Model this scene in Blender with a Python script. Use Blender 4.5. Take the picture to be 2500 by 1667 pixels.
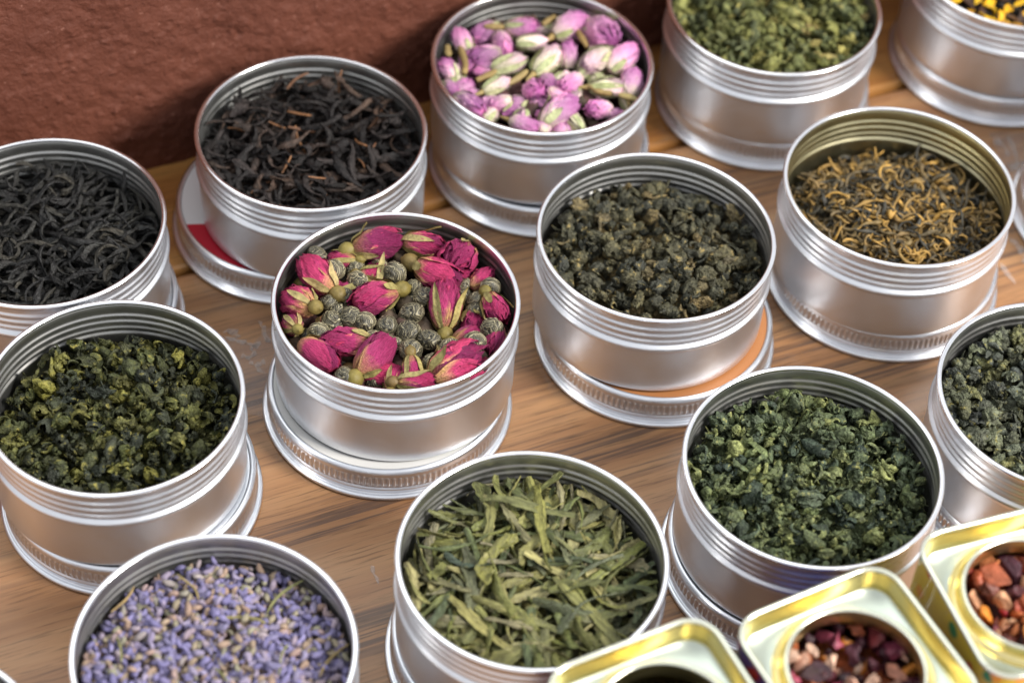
import bpy, math, random
import numpy as np
from mathutils import Matrix, Vector, Euler

# ------------------------------------------------------------------ clear
for o in list(bpy.data.objects):
    bpy.data.objects.remove(o, do_unlink=True)
scene = bpy.context.scene
COL = scene.collection
S = 0.044                     # radius of a round tin in metres; everything below is measured in tin radii
HT = 1.19                     # height of a tin on its lid, in tin radii
TB = 0.315                    # height of the tin's base above the table
rs = np.random.default_rng(7)
random.seed(7)

# ------------------------------------------------------------------ camera
cam_d = bpy.data.cameras.new('camera')
cam = bpy.data.objects.new('camera', cam_d)
COL.objects.link(cam)
fw = Vector((0.0, 0.67562, -0.73725)); rt = Vector((0.99723, 0.05480, 0.05022)); up = Vector((-0.07433, 0.73521, 0.67375))
m = Matrix((rt, up, -fw)).transposed().to_4x4()
m.translation = Vector((0, 0, (12.7636 + HT) * S))
cam.matrix_world = m
cam_d.sensor_width = 36.0
cam_d.lens = 5349.4 / 2500 * 36
cam_d.clip_start = 0.02
cam_d.clip_end = 50
cam_d.dof.use_dof = True
cam_d.dof.focus_distance = 17.45 * S
cam_d.dof.aperture_fstop = 7.0
scene.camera = cam

# ------------------------------------------------------------------ light: a plain room, two lamps
world = bpy.data.worlds.new('World'); scene.world = world
world.use_nodes = True
bg = world.node_tree.nodes['Background']
bg.inputs[0].default_value = (0.93, 0.95, 1.0, 1)
bg.inputs[1].default_value = 0.95

def area(name, loc, target, sx, sy, power, col):
    d = bpy.data.lights.new(name, 'AREA'); d.shape = 'RECTANGLE'; d.size = sx; d.size_y = sy
    d.energy = power; d.color = col
    o = bpy.data.objects.new(name, d); COL.objects.link(o)
    o.location = loc
    o.rotation_euler = (Vector(target) - Vector(loc)).to_track_quat('-Z', 'Y').to_euler()
    return o
area('ceiling_panel', (-0.25, 1.10, 1.55), (0, 0.5, 0.0), 1.5, 0.8, 7.0, (0.95, 1.0, 0.98))
area('side_lamp', (1.15, 0.12, 1.05), (0, 0.55, 0.0), 0.50, 0.50, 36.0, (1.0, 0.955, 0.89))
scene.view_settings.view_transform = 'Standard'
scene.view_settings.look = 'None'
scene.view_settings.exposure = 0.0
scene.view_settings.gamma = 1.0
scene.render.engine = 'CYCLES'
scene.cycles.max_bounces = 5
scene.cycles.diffuse_bounces = 2
scene.cycles.glossy_bounces = 4
scene.cycles.transparent_max_bounces = 8
scene.cycles.caustics_reflective = False
scene.cycles.caustics_refractive = False

# ------------------------------------------------------------------ mesh helpers
VERTS = {}
def new_mesh(name, v, f, mat=None, smooth=True, rnd=None, k=None):
    """v in tin radii, f an (M,3|4) array or list of such arrays"""
    v = np.asarray(v, float)
    fl = f if isinstance(f, list) else [f]
    fl = [np.asarray(a, int) for a in fl if len(a)]
    me = bpy.data.meshes.new(name)
    loops = np.concatenate([a.ravel() for a in fl])
    sizes = np.concatenate([np.full(len(a), a.shape[1]) for a in fl])
    starts = np.concatenate([[0], np.cumsum(sizes)[:-1]])
    me.vertices.add(len(v)); me.loops.add(len(loops)); me.polygons.add(len(sizes))
    me.vertices.foreach_set('co', (v * S).ravel().astype(np.float32))
    me.loops.foreach_set('vertex_index', loops.astype(np.int32))
    me.polygons.foreach_set('loop_start', starts.astype(np.int32))
    try: me.polygons.foreach_set('loop_total', sizes.astype(np.int32))
    except Exception: pass
    me.polygons.foreach_set('use_smooth', np.full(len(sizes), smooth))
    if rnd is not None:
        a = me.attributes.new('rnd', 'FLOAT', 'POINT')
        a.data.foreach_set('value', np.broadcast_to(np.asarray(rnd, np.float32), (len(v),)).copy())
    me.update(calc_edges=True); me.validate()
    if mat: me.materials.append(mat)
    VERTS[me.name] = v
    return me

def obj(name, me, parent=None, loc=(0, 0, 0), rot=(0, 0, 0), sc=1.0):
    o = bpy.data.objects.new(name, me); COL.objects.link(o)
    o.location = (loc[0] * S, loc[1] * S, loc[2] * S); o.rotation_euler = rot
    o.scale = (sc, sc, sc) if not hasattr(sc, '__len__') else sc
    if parent: o.parent = parent
    return o

def tag(o, label=None, cat=None, group=None, kind=None):
    if label: o['label'] = label
    if cat: o['category'] = cat
    if group: o['group'] = group
    if kind: o['kind'] = kind
    return o

def empty(name, loc=(0, 0, 0), rz=0.0):
    o = bpy.data.objects.new(name, None); COL.objects.link(o)
    o.empty_display_size = 0.01
    o.location = (loc[0] * S, loc[1] * S, loc[2] * S); o.rotation_euler = (0, 0, rz)
    return o

def grid_faces(nu, nv, closed_u=False):
    i, j = np.meshgrid(np.arange(nu if closed_u else nu - 1), np.arange(nv - 1), indexing='ij')
    i = i.ravel(); j = j.ravel(); i2 = (i + 1) % nu
    return np.stack([i * nv + j, i2 * nv + j, i2 * nv + j + 1, i * nv + j + 1], 1)

def lathe(prof, n=160):
    """prof [(r,z)] from bottom outwards; returns verts, quads"""
    p = np.asarray(prof, float); a = np.arange(n) / n * 2 * np.pi
    v = np.stack([np.outer(np.cos(a), p[:, 0]), np.outer(np.sin(a), p[:, 0]), np.broadcast_to(p[:, 1], (n, len(p)))], -1)
    return v.reshape(-1, 3), grid_faces(n, len(p), True)

_ico = {}
def ico(sub):
    if sub in _ico: return _ico[sub]
    import bmesh
    b = bmesh.new(); bmesh.ops.create_icosphere(b, subdivisions=sub, radius=1.0)
    v = np.array([q.co[:] for q in b.verts]); f = np.array([[q.index for q in t.verts] for t in b.faces])
    b.free(); _ico[sub] = (v, f); return v, f

def wobble(p, rng, freq, n=5, ridged=False):
    out = np.zeros(len(p))
    for i in range(n):
        k = rng.normal(size=3); k *= freq * (1 + .35 * i) / np.linalg.norm(k)
        s = np.sin(p @ k + rng.uniform(0, 6.28))
        out += (1 - 2 * np.abs(s) if ridged else s) / (1 + .4 * i)
    return out / n ** .5

# ------------------------------------------------------------------ materials
def mat(name):
    mt = bpy.data.materials.new(name); mt.use_nodes = True
    nt = mt.node_tree; b = nt.nodes['Principled BSDF']
    return mt, nt, b
def nd(nt, t, **kw):
    n = nt.nodes.new(t)
    for k, v in kw.items(): setattr(n, k, v)
    return n
def ramp(nt, stops, inp=None, interp='LINEAR'):
    r = nd(nt, 'ShaderNodeValToRGB'); cr = r.color_ramp; cr.interpolation = interp
    while len(cr.elements) < len(stops): cr.elements.new(0.5)
    for e, (p, c) in zip(cr.elements, stops):
        e.position = p; e.color = (*c, 1) if len(c) == 3 else c
    if inp: nt.links.new(inp, r.inputs[0])
    return r
def noise(nt, scale, detail=3, rough=.55, vec=None, dist=0.0):
    n = nd(nt, 'ShaderNodeTexNoise'); n.inputs['Scale'].default_value = scale
    n.inputs['Detail'].default_value = detail; n.inputs['Roughness'].default_value = rough
    n.inputs['Distortion'].default_value = dist
    if vec: nt.links.new(vec, n.inputs['Vector'])
    return n
def mixc(nt, fac, a, b, mode='MIX'):
    n = nd(nt, 'ShaderNodeMix', data_type='RGBA', blend_type=mode)
    for s, x in (('Factor', fac), ('A', a), ('B', b)):
        sock = [i for i in n.inputs if i.name == s and (i.type == ('VALUE' if s == 'Factor' else 'RGBA'))][0]
        if hasattr(x, 'links'): nt.links.new(x, sock)
        elif s == 'Factor': sock.default_value = x
        else: sock.default_value = (*x, 1)
    return [o for o in n.outputs if o.type == 'RGBA'][0]
def bump(nt, b, height, strength, dist):
    n = nd(nt, 'ShaderNodeBump'); n.inputs['Strength'].default_value = strength; n.inputs['Distance'].default_value = dist
    nt.links.new(height, n.inputs['Height']); nt.links.new(n.outputs[0], b.inputs['Normal'])
    return n

def metal(name, col, r0, r1, dust=None):
    mt, nt, b = mat(name)
    tc = nd(nt, 'ShaderNodeTexCoord')
    b.inputs['Metallic'].default_value = 1.0
    n = noise(nt, 60, 5, .6, tc.outputs['Object'])
    mr = nd(nt, 'ShaderNodeMapRange'); mr.inputs[1].default_value = .3; mr.inputs[2].default_value = .7
    mr.inputs[3].default_value = r0; mr.inputs[4].default_value = r1
    nt.links.new(n.outputs[0], mr.inputs[0]); nt.links.new(mr.outputs[0], b.inputs['Roughness'])
    n2 = noise(nt, 25, 4, .6, tc.outputs['Object'])
    c = mixc(nt, n2.outputs[0], col, tuple(x * .90 for x in col))
    nt.links.new(c, b.inputs['Base Color'])
    n3 = noise(nt, 900, 2, .5, tc.outputs['Object'])
    b1 = bump(nt, b, n3.outputs[0], .05, .0002)
    n4 = noise(nt, 38, 2, .5, tc.outputs['Object'])
    b2 = nd(nt, 'ShaderNodeBump'); b2.inputs['Strength'].default_value = .10; b2.inputs['Distance'].default_value = .004
    nt.links.new(n4.outputs[0], b2.inputs['Height']); nt.links.new(b2.outputs[0], b1.inputs['Normal'])
    return mt
ALU = metal('brushed_aluminium', (.81, .825, .855), .33, .43)
ALU_LID = metal('lid_aluminium', (.81, .83, .87), .28, .38)
ALU_SHADED = metal('shaded_inner_aluminium', (.56, .56, .54), .36, .46)  # the tin's aluminium darkened, the tea's dim reflection put into its colour
RIM_LIT = metal('lit_rim_aluminium', (.97, .97, .985), .13, .20)  # same aluminium whitened, bright overhead reflection put into its colour
ALU_GOLD = metal('gold_lacquer', (.66, .61, .39), .28, .40)
GOLD = metal('gold_lacquer', (.80, .69, .33), .26, .36)
PALE = metal('pale_tinplate', (.54, .59, .51), .30, .42)
GRIM = metal('pale_gold_rim', (.86, .87, .72), .16, .24)

def tea_mat(name, stops, rough=.6, nscale=260, edge=None, dark=.45, bstr=.5, stripe=None, spec=.4, lite=1.35):
    """colour of a piece comes from its own random value, then grain inside the piece"""
    mt, nt, b = mat(name)
    tc = nd(nt, 'ShaderNodeTexCoord'); oi = nd(nt, 'ShaderNodeObjectInfo')
    at = nd(nt, 'ShaderNodeAttribute', attribute_name='rnd')
    ad = nd(nt, 'ShaderNodeMath', operation='ADD'); fr = nd(nt, 'ShaderNodeMath', operation='FRACT')
    nt.links.new(oi.outputs['Random'], ad.inputs[0]); nt.links.new(at.outputs['Fac'], ad.inputs[1]); nt.links.new(ad.outputs[0], fr.inputs[0])
    r = ramp(nt, stops, fr.outputs[0])
    vec = tc.outputs['Object']
    if stripe:
        mp = nd(nt, 'ShaderNodeMapping'); mp.inputs['Scale'].default_value = stripe
        nt.links.new(vec, mp.inputs['Vector']); vec = mp.outputs[0]
    n = noise(nt, nscale, 4, .62, vec)
    lo = ramp(nt, [(.32, (dark, dark, dark)), (.68, (lite, lite, lite))], n.outputs[0])
    c = mixc(nt, 1.0, r.outputs[0], lo.outputs[0], 'MULTIPLY')
    if edge:
        n2 = noise(nt, nscale * .7, 3, .6, tc.outputs['Object'])
        e = ramp(nt, [(edge[1], (0, 0, 0)), (edge[1] + .10, (1, 1, 1))], n2.outputs[0])
        c = mixc(nt, e.outputs[0], c, edge[0])
    nt.links.new(c, b.inputs['Base Color'])
    b.inputs['Roughness'].default_value = rough
    b.inputs['Specular IOR Level'].default_value = spec
    n3 = noise(nt, nscale * 2.2, 2, .65, vec)
    bump(nt, b, n3.outputs[0], bstr, .0012)
    return mt

M_DARKOOL = tea_mat('dark_oolong', [(0, (0.034, 0.036, 0.026)), (.18, (0.095, 0.086, 0.046)), (.32, (0.045, 0.048, 0.040)), (.48, (0.129, 0.115, 0.057)), (.60, (0.058, 0.060, 0.046)), (.76, (0.084, 0.081, 0.050)), (.86, (0.202, 0.149, 0.066)), (.93, (0.050, 0.053, 0.042)), (1, (0.112, 0.098, 0.050))], .42, 620, ((0.381, 0.287, 0.110), .60), .32, 1.0, None, .32, 1.9)
M_GREEN = tea_mat('green_oolong', [(0, (0.023, 0.027, 0.018)), (.15, (0.089, 0.093, 0.028)), (.28, (0.027, 0.033, 0.024)), (.42, (0.053, 0.057, 0.028)), (.52, (0.200, 0.186, 0.040)), (.62, (0.034, 0.039, 0.028)), (.76, (0.084, 0.093, 0.030)), (.86, (0.029, 0.033, 0.024)), (.94, (0.147, 0.142, 0.036)), (1, (0.042, 0.045, 0.026))], .45, 560, ((0.315, 0.274, 0.065), .60), .32, 1.0, None, .32, 1.9)
M_GREEN2 = tea_mat('jade_oolong', [(0, (.030, .044, .032)), (.15, (.145, .170, .070)), (.28, (.040, .058, .044)), (.42, (.095, .120, .056)), (.52, (.24, .26, .095)), (.62, (.044, .064, .050)), (.76, (.135, .165, .065)), (.86, (.040, .056, .042)), (.94, (.21, .23, .080)), (1, (.055, .075, .05))], .45, 560, ((.38, .38, .14), .60), .32, 1.0, None, .32, 1.9)
M_GREEN3 = tea_mat('yellow_green_oolong', [(0, (.06, .075, .038)), (.25, (.155, .170, .058)), (.45, (.080, .095, .050)), (.65, (.24, .24, .070)), (.82, (.15, .165, .055)), (.95, (.33, .29, .085)), (1, (.20, .14, .06))], .5, 560, ((.40, .35, .12), .60), .35, .9, None, .32, 1.9)
M_BLACK = tea_mat('black_tea', [(0, (0.011, 0.011, 0.011)), (.5, (0.023, 0.022, 0.021)), (.8, (0.034, 0.033, 0.029)), (.93, (0.051, 0.045, 0.034)), (1, (0.038, 0.034, 0.027))], .45, 190, None, .4, 1.0, (1, 4, 4), .42, 1.7)
M_BROWNBLACK = tea_mat('brown_black_tea', [(0, (0.011, 0.009, 0.009)), (.4, (0.023, 0.020, 0.019)), (.7, (0.038, 0.030, 0.028)), (.9, (0.074, 0.047, 0.034)), (1, (0.020, 0.017, 0.016))], .5, 200, None, .4, 1.0, (1, 3, 3), .26, 1.7)
M_GOLDTEA = tea_mat('golden_tip_tea', [(0, (.028, .027, .022)), (.22, (.060, .054, .040)), (.34, (.20, .14, .055)), (.46, (.42, .25, .065)), (.56, (.10, .080, .045)), (.68, (.30, .19, .065)), (.80, (.55, .32, .075)), (.90, (.075, .065, .045)), (1, (.24, .16, .06))], .55, 150, None, .6, .5, (1, 4, 4))
M_LONGJING = tea_mat('flat_green_tea', [(0, (.060, .078, .034)), (.10, (.23, .22, .060)), (.22, (.10, .115, .045)), (.36, (.30, .27, .095)), (.46, (.14, .15, .050)), (.58, (.26, .23, .13)), (.68, (.075, .100, .050)), (.80, (.20, .21, .055)), (.92, (.36, .32, .14)), (1, (.05, .075, .055))], .36, 130, ((.46, .41, .18), .60), .42, .9, (1, 6, 6), .40, 1.55)
M_LAV = tea_mat('lavender', [(0, (0.185, 0.168, 0.326)), (.22, (0.269, 0.240, 0.431)), (.40, (0.193, 0.176, 0.290)), (.52, (0.336, 0.288, 0.405)), (.63, (0.395, 0.264, 0.202)), (.74, (0.328, 0.256, 0.176)), (.84, (0.319, 0.304, 0.211)), (.92, (0.378, 0.304, 0.352)), (1, (0.210, 0.184, 0.343))], .8, 420, None, .6, .4)
M_LAVSTEM = tea_mat('lavender_stem', [(0, (.30, .27, .10)), (.5, (.24, .25, .10)), (1, (.40, .28, .12))], .7, 200)
M_FRUIT = tea_mat('dried_fruit', [(0, (.030, .010, .016)), (.28, (.065, .012, .022)), (.38, (.34, .050, .045)), (.46, (.64, .24, .035)), (.54, (.42, .10, .04)), (.60, (.70, .47, .34)), (.66, (.60, .32, .22)), (.70, (.05, .012, .02)), (.84, (.03, .020, .026)), (.90, (.50, .10, .16)), (1, (.08, .014, .028))], .45, 200, None, .5, .7)
M_FRUIT2 = tea_mat('orange_fruit', [(0, (.10, .022, .022)), (.15, (.42, .13, .05)), (.34, (.58, .20, .07)), (.50, (.70, .27, .03)), (.62, (.36, .035, .05)), (.74, (.50, .15, .06)), (.84, (.68, .42, .25)), (.90, (.48, .15, .06)), (.96, (.06, .018, .03)), (1, (.45, .10, .10))], .45, 200, None, .5, .7)
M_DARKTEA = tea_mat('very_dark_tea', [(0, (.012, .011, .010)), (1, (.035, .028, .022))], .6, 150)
M_MARI = tea_mat('marigold', [(0, (.85, .36, .01)), (.4, (.88, .52, .015)), (.55, (.30, .13, .02)), (.7, (.05, .025, .015)), (.85, (.10, .05, .03)), (1, (.80, .38, .01))], .6, 150)
M_PETALBED = tea_mat('crumbs', [(0, (.045, .035, .022)), (.5, (.12, .05, .05)), (1, (.09, .075, .04))], .7, 200)

# ------------------------------------------------------------------ the table and the wall
ANG = math.radians(26.2)
def plank_mat(name, cols, dark, rough, coat, seed):
    mt, nt, b = mat(name)
    tc = nd(nt, 'ShaderNodeTexCoord')
    def mapped(sx, sy, off):
        mp = nd(nt, 'ShaderNodeMapping'); mp.inputs['Scale'].default_value = (sx, sy, 1); mp.inputs['Location'].default_value = (off, off * .7, 0)
        nt.links.new(tc.outputs['Object'], mp.inputs['Vector']); return mp.outputs[0]
    n1 = noise(nt, 1, 5, .62, mapped(3.0, 75, seed), .35)
    base = ramp(nt, [(.28, cols[0]), (.46, cols[1]), (.60, cols[2]), (.76, cols[3])], n1.outputs[0])
    # long dark streaks gathered in bands
    n2 = noise(nt, 1, 5, .68, mapped(7, 430, seed + 3), .35)
    st = ramp(nt, [(.47, (0, 0, 0)), (.55, (1, 1, 1))], n2.outputs[0])
    n3 = noise(nt, 1, 3, .55, mapped(2.4, 52, seed + 9), .35)
    band = ramp(nt, [(.50, (.10, .10, .10)), (.60, (1, 1, 1))], n3.outputs[0])
    f = nd(nt, 'ShaderNodeMath', operation='MULTIPLY')
    nt.links.new(st.outputs[0], f.inputs[0]); nt.links.new(band.outputs[0], f.inputs[1])
    f2 = nd(nt, 'ShaderNodeMath', operation='MULTIPLY'); f2.inputs[1].default_value = .78
    nt.links.new(f.outputs[0], f2.inputs[0])
    c = mixc(nt, f2.outputs[0], base.outputs[0], dark)
    # fine pores
    n4 = noise(nt, 1, 3, .6, mapped(45, 900, seed + 5))
    po = ramp(nt, [(.34, (.5, .5, .5)), (.46, (1, 1, 1))], n4.outputs[0])
    c = mixc(nt, .8, c, po.outputs[0], 'MULTIPLY')
    nt.links.new(c, b.inputs['Base Color'])
    n5 = noise(nt, 30, 4, .6, tc.outputs['Object'])
    mr = nd(nt, 'ShaderNodeMapRange'); mr.inputs[3].default_value = rough - .07; mr.inputs[4].default_value = rough + .12
    nt.links.new(n5.outputs[0], mr.inputs[0]); nt.links.new(mr.outputs[0], b.inputs['Roughness'])
    b.inputs['Specular IOR Level'].default_value = .38; b.inputs['Coat Weight'].default_value = coat; b.inputs['Coat Roughness'].default_value = .16
    bump(nt, b, n4.outputs[0], .12, .0004)
    return mt
M_PLANK = plank_mat('walnut_board', [(.34, .155, .068), (.46, .230, .105), (.54, .290, .138), (.40, .190, .086)], (.105, .064, .050), .38, .18, 2.3)
M_BACKPLANK = plank_mat('honey_board', [(.32, .125, .035), (.46, .20, .055), (.54, .26, .075), (.40, .165, .045)], (.20, .075, .025), .36, .3, 7.7)
mt, nt, b = mat('under_table'); b.inputs['Base Color'].default_value = (.03, .017, .010, 1); b.inputs['Roughness'].default_value = .8
M_UNDER = mt

def uv_frame(o, u=0.0, v=0.0, z=0.0):
    o.location = ((u * math.cos(ANG) - v * math.sin(ANG)) * S, (u * math.sin(ANG) + v * math.cos(ANG)) * S, z * S)
    o.rotation_euler = (0, 0, ANG)

def board(name, u0, u1, v0, v1, z0, z1, mt, parent, bev=.05):
    cu, cv = (u0 + u1) / 2, (v0 + v1) / 2; hu, hv = (u1 - u0) / 2, (v1 - v0) / 2
    prof = [(-hv, z0), (-hv, z1 - bev), (-hv + bev * .3, z1 - bev * .3), (-hv + bev, z1), (hv - bev, z1), (hv - bev * .3, z1 - bev * .3), (hv, z1 - bev), (hv, z0)]
    v = np.array([[s * hu, p[0], p[1]] for s in (-1, 1) for p in prof]); n = len(prof)
    f = np.array([[i, (i + 1) % n, n + (i + 1) % n, n + i] for i in range(n)])[:, ::-1]
    o = obj(name, new_mesh(name, v, f, mt, smooth=False)); uv_frame(o, cu, cv)
    if parent: o.parent = parent
    return o
VG, VW = 13.26, 14.62
tbl = board('table', -12, 24, 1.5, VW + 1.0, -1.2, -.42, M_UNDER, None, .02)
tag(tbl, 'dark underside of the wooden table', None, None, 'structure')
def child_board(u0, u1, v0, v1, mt):
    o = board('plank', u0, u1, v0, v1, -.40, 0.0, mt, None)
    o.parent = tbl; bpy.context.view_layer.update(); o.matrix_parent_inverse = tbl.matrix_world.inverted()
    return o
child_board(-12, 24, 2.0, VG - .03, M_PLANK)
child_board(-12, 24, VG + .035, VW + .6, M_BACKPLANK)

# rough rendered wall behind the table
mt, nt, b = mat('brown_render')
tc = nd(nt, 'ShaderNodeTexCoord')
n = noise(nt, 14, 6, .68, tc.outputs['Object']); n2 = noise(nt, 420, 3, .6, tc.outputs['Object'])
r = ramp(nt, [(.3, (.118, .036, .021)), (.7, (.180, .058, .034))], n.outputs[0])
sp = ramp(nt, [(.66, (0, 0, 0)), (.74, (1, 1, 1))], n2.outputs[0])
c = mixc(nt, sp.outputs[0], r.outputs[0], (.34, .155, .11)); nt.links.new(c, b.inputs['Base Color'])
b.inputs['Roughness'].default_value = .62; b.inputs['Specular IOR Level'].default_value = .35
n3 = noise(nt, 620, 3, .65, tc.outputs['Object']); bump(nt, b, n3.outputs[0], .7, .0012)
M_WALL = mt
def wall():
    u = np.concatenate([np.linspace(-9, 1.4, 40)[:-1], np.linspace(1.4, 10.6, 660), np.linspace(10.6, 21, 40)[1:]])
    z = np.concatenate([np.linspace(-.38, 2.75, 225), np.linspace(2.75, 2.95, 4)[1:]])
    nu, nz = len(u), len(z)
    U, Z = np.meshgrid(u, z, indexing='ij')
    p = np.stack([U.ravel(), Z.ravel(), 0 * U.ravel()], 1); g = np.random.default_rng(3)
    def grain(k):
        f = g.normal(size=(nu, nz))
        for ax in (0, 1):
            for _ in range(3): f = sum(np.roll(f, j, ax) for j in range(-k, k + 1)) / (2 * k + 1)
        return f / f.std()
    lumps = np.maximum(0, grain(1) - .8) * .006 + np.maximum(0, grain(1) - 2.0) * .016 + grain(1) * .0022 + grain(2) * .0035 - np.maximum(0, grain(1) - 1.4) * .008
    d = .020 * wobble(p, g, 3, 6) + .012 * wobble(p, g, 9, 9) + lumps.ravel()
    front = np.stack([U.ravel(), -d, Z.ravel()], 1)
    v = [front]; f = [grid_faces(nu, nz)]
    # back and top make it a solid slab
    k = nu * nz
    top = np.arange(nu) * nz + nz - 1
    bt = front[top].copy(); bt[:, 1] = 2.0; bb = bt.copy(); bb[:, 2] = -.38
    v += [bt, bb]
    i = np.arange(nu - 1)
    f.append(np.stack([top[i], top[i + 1], k + i + 1, k + i], 1))
    f.append(np.stack([k + i, k + i + 1, k + nu + i + 1, k + nu + i], 1))
    o = obj('wall', new_mesh('wall', np.concatenate(v), f, M_WALL)); uv_frame(o, 0, VW)
    tag(o, 'rough reddish brown rendered wall behind the tins', None, None, 'structure')
wall()

# old tape residue and a chip on the boards
mt, nt, b = mat('milky_residue'); b.inputs['Base Color'].default_value = (.80, .76, .74, 1); b.inputs['Roughness'].default_value = .5
b.inputs['Alpha'].default_value = .27
M_RES = mt
mt, nt, b = mat('clear_film'); b.inputs['Base Color'].default_value = (.55, .50, .50, 1); b.inputs['Roughness'].default_value = .28; b.inputs['Alpha'].default_value = .20
M_FILM = mt
def on_table(o):
    o.parent = tbl; bpy.context.view_layer.update(); o.matrix_parent_inverse = tbl.matrix_world.inverted(); return o
def streak(pts, w, g, z=.012):
    pts = np.array(pts, float)
    q = []
    for a, b2 in zip(pts[:-1], pts[1:]):
        for t in np.linspace(0, 1, 6)[:-1]: q.append(a + (b2 - a) * t)
    q.append(pts[-1]); q = np.array(q); q += g.normal(0, .011, q.shape)
    d = np.gradient(q, axis=0); d /= np.linalg.norm(d, axis=1)[:, None] + 1e-9; nrm = np.stack([-d[:, 1], d[:, 0]], 1)
    ww = w * g.uniform(.25, 1.7, len(q)); ww[0] *= .3; ww[-1] *= .3
    L = q + nrm * ww[:, None]; R_ = q - nrm * ww[:, None] * g.uniform(.6, 1.3, len(q))[:, None]
    v = np.concatenate([np.c_[L, np.full(len(q), z)], np.c_[R_, np.full(len(q), z)]]); n_ = len(q)
    i = np.arange(n_ - 1)
    return v, np.stack([i, n_ + i, n_ + i + 1, i + 1], 1)
g = np.random.default_rng(5)
for pl, w in (([(-2.464, 12.643), (-2.392, 12.651), (-2.316, 12.589)], .03), ([(-2.428, 12.586), (-2.322, 12.551), (-2.274, 12.525), (-2.218, 12.527)], .018),
              ([(-2.206, 12.441), (-2.209, 12.502), (-2.137, 12.551)], .028), ([(-2.192, 12.794), (-2.141, 12.707), (-2.083, 12.567), (-2.057, 12.578)], .022),
              ([(-2.285, 12.366), (-2.235, 12.363), (-2.178, 12.399), (-2.19, 12.443)], .018), ([(-2.213, 12.328), (-2.158, 12.289), (-2.071, 12.342)], .022),
              ([(-2.146, 12.282), (-2.114, 12.248), (-2.078, 12.185)], .016), ([(4.504, 15.89), (4.588, 15.618)], .03), ([(4.597, 15.915), (4.667, 15.612), (4.609, 15.431)], .03),
              ([(4.489, 14.519), (4.56, 14.364), (4.62, 14.2)], .03), ([(4.37, 14.183), (4.467, 13.916)], .022),
              ([(-.05, 13.2), (.06, 13.08)], .018)):
    v, f = streak(pl, w, g)
    on_table(obj('tape_residue', new_mesh('tape_residue', v, f, M_RES)))
fl = np.array([(-0.979, 10.288), (-0.947, 10.284), (-0.948, 10.24), (-0.928, 10.191), (-0.903, 10.174), (-0.896, 10.109), (-0.917, 10.135), (-0.944, 10.196), (-0.973, 10.231)])
c0 = fl.mean(0); nfl = len(fl)
on_table(obj('paint_fleck', new_mesh('paint_fleck', np.r_[np.c_[fl, np.full(nfl, .010)], [[*c0, .014]]], np.array([[(i + 1) % nfl, i, nfl] for i in range(nfl)]), M_RES)))
def film(pts):
    p = np.array(pts, float); n_ = len(p); c_ = p.mean(0)
    on_table(obj('clear_tape', new_mesh('clear_tape', np.r_[np.c_[p, np.full(n_, .006)], [[*c_, .006]]], np.array([[i, (i + 1) % n_, n_] for i in range(n_)]), M_FILM, smooth=False)))
film([(-2.48, 12.60), (-2.36, 12.58), (-2.22, 12.53), (-2.10, 12.72), (-1.95, 12.85), (-1.4, 12.7), (-1.6, 12.1), (-1.9, 11.7), (-2.15, 11.75), (-2.35, 12.1), (-2.5, 12.4)])
film([(4.42, 15.95), (4.8, 16.0), (4.9, 15.4), (4.62, 15.3), (4.5, 15.6)])

# ------------------------------------------------------------------ round tins and their lids
def arc(cx, cz, r, a0, a1, n):
    return [(cx + r * math.cos(math.radians(a0 + (a1 - a0) * i / (n - 1))), cz + r * math.sin(math.radians(a0 + (a1 - a0) * i / (n - 1)))) for i in range(n)]
TH = .875
def tin_meshes(mat_in):
    t = .012
    base = [(.001, .012), (.90, .012), (.93, .004), (.955, .0)] + arc(.958, .028, .027, -90, 0, 6) + [(.985, .10), (.985, .30), (.985, .47)]
    bead = [(.985, .47), (.985, .488), (.990, .500), (1.000, .510), (1.005, .522), (1.003, .536), (.995, .548), (.981, .556), (.974, .566)]
    zz = np.linspace(.566, .80, 46)
    th = [(.974 + (.0125 * .5 * (1 - math.cos((z - .566) / .0705 * 2 * math.pi)) if z < .7775 else 0.0), z) for z in zz]
    th[-1] = (.974, .80)
    neck = [(.974, .80), (.973, .835), (.978, .842)]
    rim = [(.978, .842)] + [(.979 + .0215 * math.cos(math.radians(a)), .857 + .018 * math.copysign(abs(math.sin(math.radians(a))) ** .8, math.sin(math.radians(a)))) for a in np.linspace(-75, 235, 20)]
    inner_top = [(.966, .842), (.962, .835), (.962, .80)]
    inth = [(r - t, z) for r, z in th[::-1]]
    inb = [(r - t, z) for r, z in bead[::-1]]
    inw = [(.973, .47), (.973, .30), (.973, .10), (.972, .035), (.955, .016), (.90, .022), (.001, .022)]
    out = []
    v, f = lathe(base + bead[1:], 192); out.append(('body', new_mesh('tin_body', v, f, ALU)))
    v, f = lathe(th + neck[1:], 192); out.append(('thread_band', new_mesh('tin_thread', v, f, ALU)))
    v, f = lathe(rim, 192); out.append(('rolled_rim', new_mesh('tin_rim', v, f, RIM_LIT)))
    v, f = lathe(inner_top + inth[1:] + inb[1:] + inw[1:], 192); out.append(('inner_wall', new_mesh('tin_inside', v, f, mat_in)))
    return out
TIN = tin_meshes(ALU_SHADED); TIN_G = tin_meshes(ALU_GOLD)

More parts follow.
